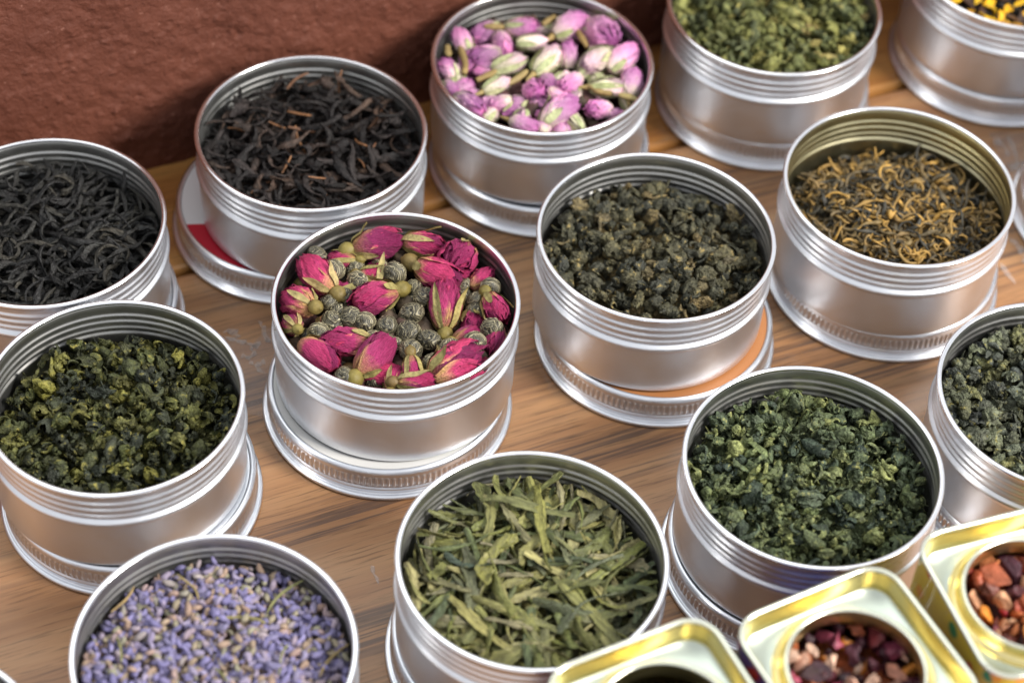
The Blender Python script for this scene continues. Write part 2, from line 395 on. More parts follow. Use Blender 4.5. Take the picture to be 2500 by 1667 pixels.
def lid_mesh():
    n = 1040; flutes = 130
    prof = [(1.0, .045)] + arc(1.018, .027, .025, 150, -90, 8)[::-1]
    prof = [(.99, .004), (1.01, .0)] + arc(1.018, .026, .025, -70, 120, 9) + [(1.000, .052), (.996, .060), (.996, .072), (1.002, .084), (1.006, .096), (1.003, .108), (.994, .116), (.992, .124)]
    k0 = len(prof)
    prof += [(1.000, .134), (1.004, .142), (1.004, .175), (1.004, .21), (1.004, .232), (1.000, .240)]
    k1 = len(prof)
    prof += [(.996, .248), (.998, .262), (.997, .278), (.990, .296), (.980, .306), (.968, .3115), (.955, .309), (.948, .302), (.945, .298)]
    p = np.array(prof); a = np.arange(n) / n * 2 * np.pi
    r = np.broadcast_to(p[:, 0], (n, len(p))).copy()
    fl = np.sin(a * flutes)
    fl = np.clip(fl * 1.6, -1, 1) * .5 - .5
    for k in range(k0 + 1, k1 - 1): r[:, k] += .016 * fl
    v = np.stack([np.cos(a)[:, None] * r, np.sin(a)[:, None] * r, np.broadcast_to(p[:, 1], r.shape)], -1).reshape(-1, 3)
    return new_mesh('lid_shell', v, grid_faces(n, len(p), True), ALU_LID)
LID = lid_mesh()
v, f = lathe([(.001, .298), (.4, .298), (.8, .298), (.945, .298)], 96)
PANEL = new_mesh('lid_panel', v, f, ALU_LID)
mt, nt, b = mat('white_card'); b.inputs['Base Color'].default_value = (.82, .81, .79, 1); b.inputs['Roughness'].default_value = .4
M_CARD = mt
CARD = new_mesh('lid_card', v, f, M_CARD)
mt, nt, b = mat('wood_through_window'); b.inputs['Base Color'].default_value = (.56, .23, .085, 1); b.inputs['Roughness'].default_value = .4
WOOD_WINDOW = new_mesh('lid_window_wood', v, f, mt)  # opaque brown disc stands in for wood seen through a clear window
mt, nt, b = mat('red_white_card'); tc = nd(nt, 'ShaderNodeTexCoord'); sx = nd(nt, 'ShaderNodeSeparateXYZ'); nt.links.new(tc.outputs['Object'], sx.inputs[0])
r = ramp(nt, [(.4999, (.55, .012, .035)), (.5001, (.82, .82, .83))], None, 'CONSTANT')
mr = nd(nt, 'ShaderNodeMapRange'); mr.inputs[1].default_value = -.6 * S; mr.inputs[2].default_value = .0 * S
nt.links.new(sx.outputs['Y'], mr.inputs[0]); nt.links.new(mr.outputs[0], r.inputs[0]); nt.links.new(r.outputs[0], b.inputs['Base Color'])
b.inputs['Roughness'].default_value = .35; M_CARD2 = mt
CARD2 = new_mesh('lid_card_red', v, f, M_CARD2)
#      key: rim x, y, lid x, y, lid top, what it holds (for the labels), extra
TINS = {
 'mix': (-.953, 12.073, -1.0, 11.977, 'card', 'dark pink rosebuds and rolled tea pearls'),
 'dark': (1.131, 13.028, 1.225, 12.958, 'brown', 'dark grey-green oolong pellets, centre of the picture'),
 'gold': (3.212, 13.86, 3.255, 13.90, 'panel', 'thin golden-tipped black tea'),
 'pale': (.085, 15.143, .128, 15.099, 'panel', 'pale lilac rosebuds'),
 'brown': (-1.859, 13.986, -2.084, 14.038, 'red', 'brownish black tea against the wall'),
 'black': (-3.907, 12.665, -3.86, 12.64, 'panel', 'long twisted black tea at the left edge'),
 'green': (-3.006, 10.85, -2.948, 10.832, 'panel', 'crumpled green oolong at the left edge'),
 'lav': (-1.905, 8.612, -1.86, 8.60, 'panel', 'violet lavender'),
 'flat': (.264, 9.606, .245, 9.60, 'panel', 'long flat green tea leaves'),
 'jade': (2.349, 10.679, 2.33, 10.66, 'panel', 'jade green oolong behind the gold square tins'),
 'nug': (4.36, 11.58, 4.40, 11.55, 'panel', 'coarse dark oolong nuggets at the right edge'),
 'yel': (2.197, 16.171, 2.232, 16.211, 'panel', 'yellowish green oolong at the top edge'),
 'mari': (4.55, 17.09, 4.56, 17.08, 'panel', 'yellow petals in the top right corner'),
 'corner': (-3.86, 7.46, -3.85, 7.45, 'panel', 'dark tea cut off in the bottom left corner'),
 'side': (5.56, 14.91, 5.56, 14.91, 'panel', 'dark tea cut off at the right edge, beside the golden-tipped tea'),
}
for key, (x, y, lx, ly, top, what) in TINS.items():
    l = empty('tin_lid', (lx, ly, 0), rs.uniform(0, 6.28) if top != 'red' else math.radians(8))
    tag(l, 'silver screw lid under the tin of ' + what.split(',')[0], 'lid', 'ribbed silver lids under the round tins')
    if key == 'corner': l['label'] = 'silver screw lid under the tin in the bottom left corner'
    if key == 'side': l['label'] = 'silver screw lid cut off at the right edge beside the golden-tipped tea'
    obj('shell', LID, l)
    obj({'card': 'label_or_window', 'red': 'label_or_window', 'panel': 'top_panel', 'brown': 'label_or_window'}[top], {'card': CARD, 'red': CARD2, 'panel': PANEL, 'brown': WOOD_WINDOW}[top], l)
    t = empty('round_tin', (x, y, TB), rs.uniform(0, 6.28))
    tag(t, 'round silver tin of ' + what, 'tin', 'open round silver tins standing on their lids')
    for nm, me in (TIN_G if key == 'gold' else TIN): obj(nm, me, t)

# ------------------------------------------------------------------ pieces of tea
def flat_align(p):
    p = p - p.mean(0); u, s, vt = np.linalg.svd(p, full_matrices=False)
    if np.linalg.det(vt) < 0: vt[2] *= -1
    return p @ vt.T

def strip(rng, L, w, t, nseg=16, nring=8, curl=2.0, twist=2.0, fold=.3, taper=.6, wav=.25, jag=0.0):
    """a rolled or flat leaf: a closed tube of flattened section along a curved path"""
    s = np.linspace(0, 1, nseg)
    c1 = rng.normal(size=(3, 3)) * curl
    T = np.array([1., 0, 0]); N = np.array([0, 1., 0]); P = np.zeros(3); pts = []; fr = []
    ph = rng.uniform(0, 6.28, 3)
    for i in range(nseg):
        B = np.cross(T, N)
        pts.append(P.copy()); fr.append((N.copy(), B.copy()))
        k = [c1[0, q] + c1[1, q] * math.sin(3.1 * s[i] * 2 + ph[q]) for q in range(2)]
        T = T + (N * k[0] + B * k[1] * .5) / nseg; T /= np.linalg.norm(T)
        N = N - T * (N @ T); N /= np.linalg.norm(N)
        P = P + T * L / (nseg - 1)
    tw0 = rng.uniform(0, 6.28); tw = rng.normal() * twist
    a = np.arange(nring) / nring * 2 * np.pi
    prof = np.maximum(.10, np.sin(np.pi * np.clip(s * .94 + .03, 0, 1)) ** taper) * (1 + wav * np.sin(s * rng.uniform(8, 16) + rng.uniform(0, 6)) * rng.uniform(.3, 1))
    if jag: prof = prof * rng.uniform(1 - jag, 1 + jag * .6, nseg)
    fo = fold * (1 + .6 * np.sin(s * 7 + rng.uniform(0, 6)))
    v = np.zeros((nring, nseg, 3))
    for i in range(nseg):
        N, B = fr[i]; th = tw0 + tw * s[i]
        n2 = N * math.cos(th) + B * math.sin(th); b2 = -N * math.sin(th) + B * math.cos(th)
        cx = w * prof[i] * np.cos(a); cy = t * prof[i] * np.sin(a) + fo[i] * w * prof[i] * (np.cos(a) ** 2 - .5)
        if jag: cx = cx * rng.uniform(1 - jag * .7, 1 + jag * .4, nring); cy = cy + rng.normal(0, jag * .22 * w, nring)
        v[:, i] = pts[i] + np.outer(cx, n2) + np.outer(cy, b2)
    v = v.reshape(-1, 3)
    return flat_align(v), grid_faces(nring, nseg, True)[:, ::-1]

def roll(rng, r0, n1=30, n2=17, turns=None):
    """a leaf rolled up on itself into a loose crumpled lump"""
    turns = turns or rng.uniform(.9, 1.6)
    u = np.linspace(0, 1, n1); vv = np.linspace(-1, 1, n2)
    U, V = np.meshgrid(u, vv, indexing='ij'); U = U.ravel(); V = V.ravel()
    ang = 2 * np.pi * turns * U; el = rng.uniform(.9, 1.6)
    r = r0 * (1.05 - .62 * U) * np.sqrt(np.clip(1.06 - .9 * V ** 2, .02, 2))
    p = np.stack([V * r0 * el * (1 - .25 * U) * (1 + .2 * np.sin(ang * 1.7 + rng.uniform(0, 6))), r * np.cos(ang) * rng.uniform(.65, 1), r * np.sin(ang)], 1)
    q = p / r0
    amp = rng.uniform(.14, .24) * r0
    p = p + np.stack([wobble(q, rng, 2.6) for _ in range(3)], 1) * amp
    p = p + np.stack([wobble(q, rng, 5.0, 4, True) for _ in range(3)], 1) * amp * .50
    p = p + np.stack([wobble(q, rng, 12.0, 5, True) for _ in range(3)], 1) * amp * .36
    return p, grid_faces(n1, n2)

def nugget(rng, r0, sub=4):
    """a tight pellet with pinched folds"""
    p, f = ico(sub)
    n0 = p.copy()
    w = p + .35 * np.stack([wobble(p, rng, 2.0, 4) for _ in range(3)], 1)
    d = 1 + .20 * wobble(p, rng, 2.0, 4) + .24 * wobble(w, rng, 3.2, 4, True) + (.19 * wobble(w, rng, 7.5, 5, True) + .08 * wobble(w, rng, 17, 6, True) if sub > 2 else .12 * wobble(w, rng, 6, 4, True))
    p = n0 * d[:, None] * np.array([rng.uniform(.95, 1.5), rng.uniform(.75, 1.05), rng.uniform(.6, .9)]) * r0
    return p, f

def tangle(rng, r0):
    """several leaflets curled up together"""
    vs, fs, k = [], [], 0
    v, f = nugget(rng, r0 * .55, 2); vs.append(v); fs.append(f); k += len(v)
    for i in range(4):
        v, f = strip(rng, r0 * rng.uniform(1.7, 2.7), r0 * rng.uniform(.26, .48), r0 * .05, 13, 8, 3.6, 2.4, rng.uniform(.4, .9), .4, .35, .30)
        v = v @ rotm(tuple(rng.uniform(0, 6.28, 3))).T + rng.normal(0, .30 * r0, 3)
        vs.append(v); fs.append(f + k); k += len(v)
    return np.concatenate(vs), fs

def crumple(rng, r0):
    """a pellet with loose leaf edges wrapped round it"""
    v1, f1 = nugget(rng, r0 * .82, 3)
    v2, f2 = roll(rng, r0, 24, 13, rng.uniform(.55, .9)); v2 = v2 @ rotm(tuple(rng.uniform(0, 6.28, 3))).T + rng.normal(0, .15 * r0, 3)
    v3, f3 = strip(rng, r0 * rng.uniform(1.4, 2.4), r0 * .22, r0 * .10, 10, 6, 3.2, 2, .5); v3 = v3 @ rotm(tuple(rng.uniform(0, 6.28, 3))).T + rng.normal(0, .5 * r0, 3)
    f2 = f2 + len(v1); f3 = f3 + len(v1) + len(v2)
    return np.concatenate([v1, v2, v3]), [f1, f2, f3]

def chunk(rng, r0, sub=2, box=.5):
    p, f = ico(sub)
    for _ in range(11):
        n_ = rng.normal(size=3); n_ /= np.linalg.norm(n_); h_ = rng.uniform(.30, .72)
        e = p @ n_ - h_; p = p - np.outer(np.maximum(e, 0), n_)
    p = p * np.array([rng.uniform(.9, 1.5), rng.uniform(.7, 1.1), rng.uniform(.4, .9)]) * (1 + .09 * wobble(p, rng, 4, 4, True))[:, None]
    return p * r0, f

def budlet(rng, L, w, nr=6, ns=5):
    s = np.linspace(0, 1, ns); pr = np.array([.35, .85, 1.0, .9, .55]) if ns == 5 else np.sin(np.pi * (s * .8 + .12))
    a = np.arange(nr) / nr * 2 * np.pi
    rr = w * (1 + .22 * (np.arange(nr) % 2))
    v = np.stack([np.broadcast_to((s - .5) * L, (nr, ns)), np.outer(np.cos(a) * rr, pr), np.outer(np.sin(a) * rr, pr)], -1)
    v[:, :, 2] += (s - .5)[None] ** 2 * rng.normal() * L * .8
    v = v.reshape(-1, 3)
    f = grid_faces(nr, ns, True)[:, ::-1]
    caps = np.array([[0, ns, 2 * ns, 3 * ns], [0, 3 * ns, 4 * ns, 5 * ns], [ns - 1, 4 * ns - 1, 3 * ns - 1, 2 * ns - 1], [ns - 1, 6 * ns - 1, 5 * ns - 1, 4 * ns - 1]])
    return v, np.concatenate([f, caps])

def rotm(e):
    return np.array(Euler(e).to_matrix())

class Heap:
    """loose tea in a tin: single leaves on top, the buried ones joined into one bed"""
    def __init__(s, name, label, cat, pos, level, mound, slope, rad, seed, floor):
        s.rng = np.random.default_rng(seed); s.level, s.mound, s.slope, s.rad = level, mound, slope, rad
        s.root = empty(name, (pos[0], pos[1], floor)); s.floor = floor
        tag(s.root, label, cat)
        s.k = s.rng.uniform(0, 6.28, 6); s.nm = name
        s.bv, s.bf, s.br, s.nb = [], [], [], 0
    def z(s, x, y):
        r2 = (x * x + y * y) / s.rad ** 2
        return s.level + s.mound * (1 - r2) + s.slope[0] * x + s.slope[1] * y + .035 * math.sin(5 * x + s.k[0]) * math.sin(4.3 * y + s.k[1]) + .022 * math.sin(9 * x + 6 * y + s.k[2]) - s.floor
    def rot(s, mode):
        g = s.rng
        if mode == 'any': return tuple(g.uniform(0, 6.28, 3))
        return (g.normal() * mode, g.normal() * mode, g.uniform(0, 6.28))
    def fit(s, verts, e, sc, x, y):
        w = verts @ rotm(e).T * sc
        for _ in range(3):
            q = w[:, :2] + (x, y); rr = np.hypot(q[:, 0], q[:, 1]); i = rr.argmax()
            if rr[i] > s.rad:
                x -= q[i, 0] / rr[i] * (rr[i] - s.rad); y -= q[i, 1] / rr[i] * (rr[i] - s.rad)
        return w, x, y
    def spots(s, n):
        """n spread-out points in the disc"""
        g = s.rng; pts = []
        cand = lambda k: (lambda r, a: np.stack([r * np.cos(a), r * np.sin(a)], 1))(s.rad * np.sqrt(g.random(k)), g.uniform(0, 6.28, k))
        P = cand(n * 8)
        pts = [P[0]]; d = np.hypot(*(P - P[0]).T)
        for _ in range(n - 1):
            i = int((d * g.uniform(.6, 1, len(P))).argmax()); pts.append(P[i]); d = np.minimum(d, np.hypot(*(P - P[i]).T))
        g.shuffle(pts)
        return pts
    def top(s, n, name, meshes, mode, lift=(0, .05), sc=(.8, 1.2), probs=None):
        for x, y in s.spots(n):
            me = meshes[s.rng.choice(len(meshes), p=probs)]; e = s.rot(mode); k = s.rng.uniform(*sc)
            w, x, y = s.fit(VERTS[me.name], e, k, x, y)
            zz = s.z(x, y) + s.rng.uniform(*lift)
            obj(name, me, s.root, (x, y, zz), e, k)
    def place(s, name, me, x, y, e, k, dz):
        w, x, y = s.fit(VERTS[me.name], e, k, x, y)
        return obj(name, me, s.root, (x, y, s.z(x, y) + dz), e, k)
    def bed(s, n, gens, mode, depth=(.02, .10), sc=(.8, 1.2)):
        for _ in range(n):
            r = s.rad * math.sqrt(s.rng.random()); a = s.rng.uniform(0, 6.28)
            v, f = gens[s.rng.integers(len(gens))]; e = s.rot(mode); k = s.rng.uniform(*sc)
            w, x, y = s.fit(v, e, k, r * math.cos(a), r * math.sin(a))
            w = w + (x, y, s.z(x, y) - s.rng.uniform(*depth))
            s.bv.append(w); s.bf.append(f + s.nb); s.br.append(np.full(len(w), s.rng.random())); s.nb += len(w)
    def close(s, name, mt):
        # a domed sheet under the bed so that the tin reads as full
        nr, na = 10, 40; rr = np.linspace(.001, s.rad + .01, nr); aa = np.arange(na) / na * 2 * np.pi
        w = np.array([[r * math.cos(a), r * math.sin(a), s.z(r * math.cos(a), r * math.sin(a)) - .17] for a in aa for r in rr])
        f = grid_faces(na, nr, True) + s.nb
        by = {}
        for q in s.bf: by.setdefault(q.shape[1], []).append(q)
        by.setdefault(4, []).append(f)
        me = new_mesh(s.nm + '_bed', np.concatenate(s.bv + [w]), [np.concatenate(q) for q in by.values()], mt, True, np.concatenate(s.br + [np.zeros(len(w))]))
        return tag(obj(name, me, s.root), kind='stuff')

def bank(name, fn, n, mt, seed, smooth=True):
    out = []
    for i in range(n):
        g = np.random.default_rng(seed * 100 + i); v, f = fn(g)
        out.append(new_mesh(name, v, f, mt, smooth, g.random()))
    return out
def raw(fn, n, seed):
    return [fn(np.random.default_rng(seed * 1000 + i)) for i in range(n)]

RZ = HT                                  # rim height above the table
def heap(key, name, label, cat, level, mound, slope, seed, rad=.945):
    return Heap(name, label, cat, TINS[key][:2], RZ + level, mound, slope, rad, seed, TB + .03)

# dark oolong pellets
nug_lo = raw(lambda g: nugget(g, .066, 2), 14, 1)
tail = lambda g: strip(g, .17, .014, .010, 10, 6, 3.0, 1, .2)
h = heap('dark', 'loose_tea', 'tight dark grey-green oolong pellets heaped in the central tin', 'tea', -.40, .12, (.02, .02), 11)
h.bed(420, nug_lo, 'any', (.07, .18), (.4, 1.1)); h.close('leaf_bed', M_DARKOOL)
h.top(225, 'tea_leaf', bank('oolong_pellet', lambda g: nugget(g, .074), 14, M_DARKOOL, 2) + bank('oolong_crumple', lambda g: crumple(g, .068), 8, M_DARKOOL, 3) + bank('oolong_tangle', lambda g: tangle(g, .062), 4, M_DARKOOL, 33), 'any', (-.02, .07), (.55, 1.3))
h.top(55, 'tea_leaf', bank('oolong_stalk', tail, 6, M_DARKOOL, 4), .5, (.03, .07))

# crumpled green oolongs
roll_lo = raw(lambda g: roll(g, .072, 12, 7), 14, 5)
def green_heap(key, label, level, mound, slope, mt, seed):
    h = heap(key, 'loose_tea', label, 'tea', level, mound, slope, seed)
    h.bed(400, roll_lo, 'any', (.07, .19), (.4, 1.1)); h.close('leaf_bed', mt)
    h.top(238, 'tea_leaf', bank('green_roll', lambda g: roll(g, .072), 8, mt, seed) + bank('green_tangle', lambda g: tangle(g, .078), 16, mt, seed + 3) + bank('green_lump', lambda g: crumple(g, .066), 8, mt, seed + 1), 'any', (-.02, .08), (.5, 1.3))
    h.top(56, 'tea_leaf', bank('green_curl', lambda g: strip(g, .20, .026, .010, 12, 6, 3.2, 2.5, .6), 7, mt, seed + 2), .6, (.02, .07))
green_heap('green', 'crumpled dark green oolong with yellow-green flecks at the left edge', -.44, .13, (.03, .03), M_GREEN, 21)
green_heap('jade', 'crumpled jade green oolong behind the gold square tins', -.36, .10, (0, .04), M_GREEN2, 31)
green_heap('yel', 'yellowish green oolong cut off by the top edge', -.24, .10, (0, 0), M_GREEN3, 41)

# coarse dark nuggets at the right edge
M_NUG = tea_mat('coarse_oolong', [(0, (0.042, 0.046, 0.040)), (.25, (0.104, 0.111, 0.070)), (.4, (0.049, 0.057, 0.056)), (.6, (0.153, 0.151, 0.062)), (.75, (0.063, 0.073, 0.065)), (.9, (0.207, 0.227, 0.135)), (1, (0.073, 0.076, 0.051))], .42, 560, ((0.292, 0.252, 0.074), .60), .32, 1.0, None, .32, 1.9)
h = heap('nug', 'loose_tea', 'coarse blue-grey and olive oolong nuggets at the right edge', 'tea', -.34, .08, (0, .03), 51)
h.bed(300, raw(lambda g: nugget(g, .085, 2), 10, 6), 'any', (.03, .14)); h.close('leaf_bed', M_NUG)
h.top(170, 'tea_leaf', bank('coarse_nugget', lambda g: nugget(g, .086), 10, M_NUG, 7) + bank('coarse_roll', lambda g: crumple(g, .080), 6, M_NUG, 8) + bank('coarse_tangle', lambda g: tangle(g, .082), 8, M_NUG, 34), 'any', (0, .06), (.75, 1.25))

# long twisted black tea
h = heap('black', 'loose_tea', 'long wiry twisted black tea leaves at the left edge', 'tea', -.40, .14, (0, .05), 61)
wiry = lambda g: strip(g, g.uniform(.38, .74), g.uniform(.018, .036), .011, 26, 9, 2.4, 4.5, .65, .45, .3, .22)
h.bed(420, raw(lambda g: strip(g, .45, .028, .012, 12, 6, 2.6, 4, .5), 14, 9), .30, (.07, .20)); h.close('leaf_bed', M_BLACK)
h.top(275, 'tea_leaf', bank('twisted_leaf', wiry, 24, M_BLACK, 10), .32, (-.02, .10), (.7, 1.15))
# brownish black tea
M_STK = tea_mat('tea_stalk', [(0, (.14, .065, .035)), (1, (.26, .12, .05))], .55, 200)
h = heap('brown', 'loose_tea', 'broken brownish black tea with a few orange stalks near the wall', 'tea', -.32, .10, (-.02, .03), 71)
brk = lambda g: strip(g, g.uniform(.22, .50), g.uniform(.018, .048), .008, 20, 9, 1.8, 3.2, .7, .38, .3, .24)
h.bed(450, raw(lambda g: strip(g, .32, .030, .012, 10, 6, 2.0, 2.5, .5), 14, 12), .4, (.07, .19)); h.close('leaf_bed', M_BROWNBLACK)
h.top(265, 'tea_leaf', bank('broken_leaf', brk, 20, M_BROWNBLACK, 13) + bank('stalk', lambda g: strip(g, .24, .015, .012, 8, 6, .6, .5, .1, .2, .1), 2, M_STK, 14), .38, (-.02, .10), (.65, 1.2))
# golden tips
h = heap('gold', 'loose_tea', 'fine curly black tea with golden orange tips', 'tea', -.52, .22, (.05, -.03), 81)
fine = lambda g: strip(g, g.uniform(.16, .32), g.uniform(.011, .017), .009, 14, 6, 3.4, 2.5, .4, .45, .3)
h.bed(1500, raw(lambda g: strip(g, .22, .013, .009, 9, 5, 3.2, 2.5, .4), 20, 15), .45, (-.03, .08)); h.close('leaf_bed', M_GOLDTEA)
h.top(298, 'tea_leaf', bank('curly_leaf', fine, 24, M_GOLDTEA, 16), .4, (0, .06), (.8, 1.35))
# flat green tea
h = heap('flat', 'loose_tea', 'long flat olive green tea leaves behind the front gold tin', 'tea', -.42, .14, (0, .05), 91)
blade = lambda g: strip(g, g.uniform(.36, .86), g.uniform(.024, .068), .008, 24, 9, 1.1, 1.1, g.uniform(.05, .6), g.uniform(.10, .40), .35, .22)
sliver = lambda g: strip(g, g.uniform(.20, .42), g.uniform(.011, .024), .008, 10, 6, .8, .9, .25, .18, .25)
h.bed(520, raw(lambda g: strip(g, g.uniform(.2, .42), g.uniform(.02, .045), .010, 9, 6, .8, .8, .3), 18, 17), .22, (.06, .17)); h.close('leaf_bed', M_LONGJING)
h.top(165, 'tea_leaf', bank('sliver', sliver, 18, M_LONGJING, 18), .26, (0, .06), (.7, 1.2))
h.top(125, 'tea_leaf', bank('flat_leaf', blade, 20, M_LONGJING, 19), .11, (.02, .09), (.75, 1.1))
# lavender
h = heap('lav', 'dried_lavender', 'loose violet lavender buds filling the front tin', 'lavender', -.30, .09, (0, 0), 101)
h.bed(2600, raw(lambda g: budlet(g, .078, .0185), 14, 20), .4, (-.02, .06), (.75, 1.25)); h.close('bud_bed', M_LAV)
h.top(286, 'lavender_bud', bank('lavender_bud', lambda g: budlet(g, .085, .020), 12, M_LAV, 21), .5, (.01, .05), (.8, 1.25))
h.top(12, 'stem', bank('lavender_stem', lambda g: strip(g, .30, .014, .010, 10, 6, .6, .6, .3, .3), 6, M_LAVSTEM, 22), .2, (.03, .07), (.6, 1.3))
# marigold
h = heap('mari', 'marigold_tea', 'bright yellow petals and dark bits in the top right tin', 'marigold petals', -.20, .06, (0, 0), 111)
h.bed(300, raw(lambda g: strip(g, .2, .03, .012, 8, 6, 1.5, 1, .4), 10, 23), .4); h.close('petal_bed', M_DARKTEA)
h.top(220, 'petal', bank('marigold_petal', lambda g: strip(g, .19, .040, .008, 9, 6, 1.4, .8, .5, .5), 10, M_MARI, 24), .4, (0, .06))
for key, lab, lev in (('corner', 'dark tea barely visible in the bottom left corner tin', -.5), ('side', 'dark tea in the tin beyond the right edge', -.45)):
    h = heap(key, 'loose_tea', lab, 'tea', lev, .08, (0, 0), 121)
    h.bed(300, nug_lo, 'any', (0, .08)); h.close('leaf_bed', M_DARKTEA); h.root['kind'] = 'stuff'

# ------------------------------------------------------------------ rosebuds and tea pearls
def grad_mat(name, base, mid, tip, rough, hue_var, nscale=90, bstr=.35, sss=0.0):
    """petal colour runs from the base of the bud (x=0) to its tip"""
    mt, nt, b = mat(name)
    tc = nd(nt, 'ShaderNodeTexCoord'); at = nd(nt, 'ShaderNodeAttribute', attribute_name='rnd'); oi = nd(nt, 'ShaderNodeObjectInfo')
    n = noise(nt, nscale, 3, .6, tc.outputs['Object'])
    ad = nd(nt, 'ShaderNodeMath', operation='MULTIPLY_ADD'); nt.links.new(n.outputs[0], ad.inputs[0]); ad.inputs[1].default_value = .30; nt.links.new(at.outputs['Fac'], ad.inputs[2])
    r = ramp(nt, [(.12, base), (.36, mid), (.95, tip)], ad.outputs[0])
    mp = nd(nt, 'ShaderNodeMapping'); mp.inputs['Scale'].default_value = (1, 6, 6); nt.links.new(tc.outputs['Object'], mp.inputs['Vector'])
    n2 = noise(nt, nscale * 1.6, 3, .6, mp.outputs[0])
    lo = ramp(nt, [(.3, (.70, .66, .70)), (.7, (1.2, 1.2, 1.2))], n2.outputs[0])
    c = mixc(nt, 1.0, r.outputs[0], lo.outputs[0], 'MULTIPLY')
    hs = nd(nt, 'ShaderNodeHueSaturation')
    mr = nd(nt, 'ShaderNodeMapRange'); mr.inputs[3].default_value = .5 - hue_var; mr.inputs[4].default_value = .5 + hue_var
    nt.links.new(oi.outputs['Random'], mr.inputs[0]); nt.links.new(mr.outputs[0], hs.inputs['Hue'])
    m2 = nd(nt, 'ShaderNodeMapRange'); m2.inputs[3].default_value = .50; m2.inputs[4].default_value = 1.40
    nt.links.new(oi.outputs['Random'], m2.inputs[0]); nt.links.new(m2.outputs[0], hs.inputs['Value'])
    nt.links.new(c, hs.inputs['Color']); nt.links.new(hs.outputs[0], b.inputs['Base Color'])
    b.inputs['Roughness'].default_value = rough; b.inputs['Specular IOR Level'].default_value = .35
    bump(nt, b, n2.outputs[0], bstr, .0022)
    return mt
M_ROSE = grad_mat('dark_rose_petal', (.66, .40, .15), (.54, .050, .18), (.29, .010, .075), .45, .014, 110, .8)
M_PALE = grad_mat('pale_rose_petal', (.82, .74, .52), (.78, .42, .62), (.56, .10, .42), .5, .022, 90, .6)
M_PALEG = grad_mat('pale_green_petal', (.58, .58, .32), (.76, .68, .52), (.70, .38, .55), .55, .012)
M_SEPAL = tea_mat('rose_sepal', [(0, (.36, .29, .10)), (.5, (.27, .23, .08)), (1, (.44, .34, .15))], .6, 160, None, .6, .4)
M_SEPALG = tea_mat('pale_sepal', [(0, (.40, .44, .22)), (.5, (.47, .48, .26)), (1, (.34, .37, .16))], .6, 160, None, .65, .4)
M_HIP = tea_mat('rose_hip', [(0, (.17, .135, .032)), (.5, (.21, .165, .042)), (1, (.15, .095, .036))], .55, 120, None, .7, .3)
M_STALK = tea_mat('bud_stalk', [(0, (.36, .27, .11)), (.5, (.30, .20, .07)), (1, (.42, .35, .14))], .6, 120, None, .65, .3)

def body_r(t, fat):
    t = np.clip(t, 0, 1)
    return fat * (np.clip(t + .03, 0, 2) ** .55) * np.clip(1.03 - t, 0, 1) ** .50 * 1.75
EDGE = np.repeat(np.array([1, .5] + [0] * 13 + [.5, 1.]), 19); EDGE = np.maximum(EDGE, np.tile(np.array([0] * 17 + [.4, 1.0]), 17))
def petal(g, k, fat, ragged):
    nu, nv = 17, 19
    tm = g.uniform(.86, 1.02) if k > 1 else g.uniform(.94, 1.02)
    a0 = k * 2.4 + g.uniform(-.3, .3); hw = g.uniform(1.15, 1.5)
    U, T = np.meshgrid(np.linspace(-1, 1, nu), np.linspace(0, 1, nv), indexing='ij'); u = U.ravel(); t0 = T.ravel()
    edge = 1 - .16 * np.abs(u) ** 2.2 + ragged * .07 * np.sin(u * g.uniform(5, 9) + g.uniform(0, 6)) * (t0 > .5)
    t = t0 * tm * edge
    ang = a0 + u * hw * (.55 + .45 * np.sin(np.pi * np.clip(t0 * .8 + .18, 0, 1)))
    r = body_r(t, fat) + .010 * k
    r += .028 * np.clip(np.abs(u) - .6, 0, 1) * 2.5 * g.uniform(.2, 1) * np.sin(np.pi * np.clip(t0, .05, 1))
    r += ragged * .030 * np.clip(t0 - .78, 0, 1) * 4 * g.uniform(-.3, 1.0)
    ph = g.uniform(0, 6, 4)
    r += .014 * (1 + ragged) * np.sin(u * 7 + t * 4 + ph[0]) * np.sin(t * 11 + ph[1]) * t0 + .009 * (1 + 1.2 * ragged) * np.sin(u * 15 + ph[2] + 3 * t) * np.sin(t * 19 + ph[3])
    r = np.maximum(r, .004)
    v = np.stack([t, r * np.cos(ang), r * np.sin(ang)], 1)
    return v, grid_faces(nu, nv), t
def sepal(g, i, fat, length, curl):
    ns = 9; s = np.linspace(0, 1, ns); a0 = i * 1.2566 + g.uniform(-.25, .25)
    w = .085 * np.sin(np.pi * np.clip(s * .86 + .14, 0, 1)) ** .8
    t = s * length; lift = curl * np.clip(s - .45, 0, 1) ** 1.6 + .02
    r = body_r(t, fat) + .05 + lift
    row = []
    for j, q in enumerate((-1, -.4, 0, .4, 1)):
        ang = a0 + q * w / np.maximum(r, .06); rr = r - (.014 if q == 0 else 0) + .012 * abs(q)
        row.append(np.stack([t - .02 + .02 * np.sin(s * 9 + i), rr * np.cos(ang), rr * np.sin(ang)], 1))
    v = np.concatenate(row)
    # second skin gives the leaf its thickness
    v2 = v.copy(); nrm = np.c_[np.zeros(len(v)), v[:, 1:] / np.linalg.norm(v[:, 1:], axis=1)[:, None]]; v2 -= nrm * .014
    f = grid_faces(5, ns)
    return np.r_[v, v2], np.concatenate([f, f[:, ::-1] + len(v)])
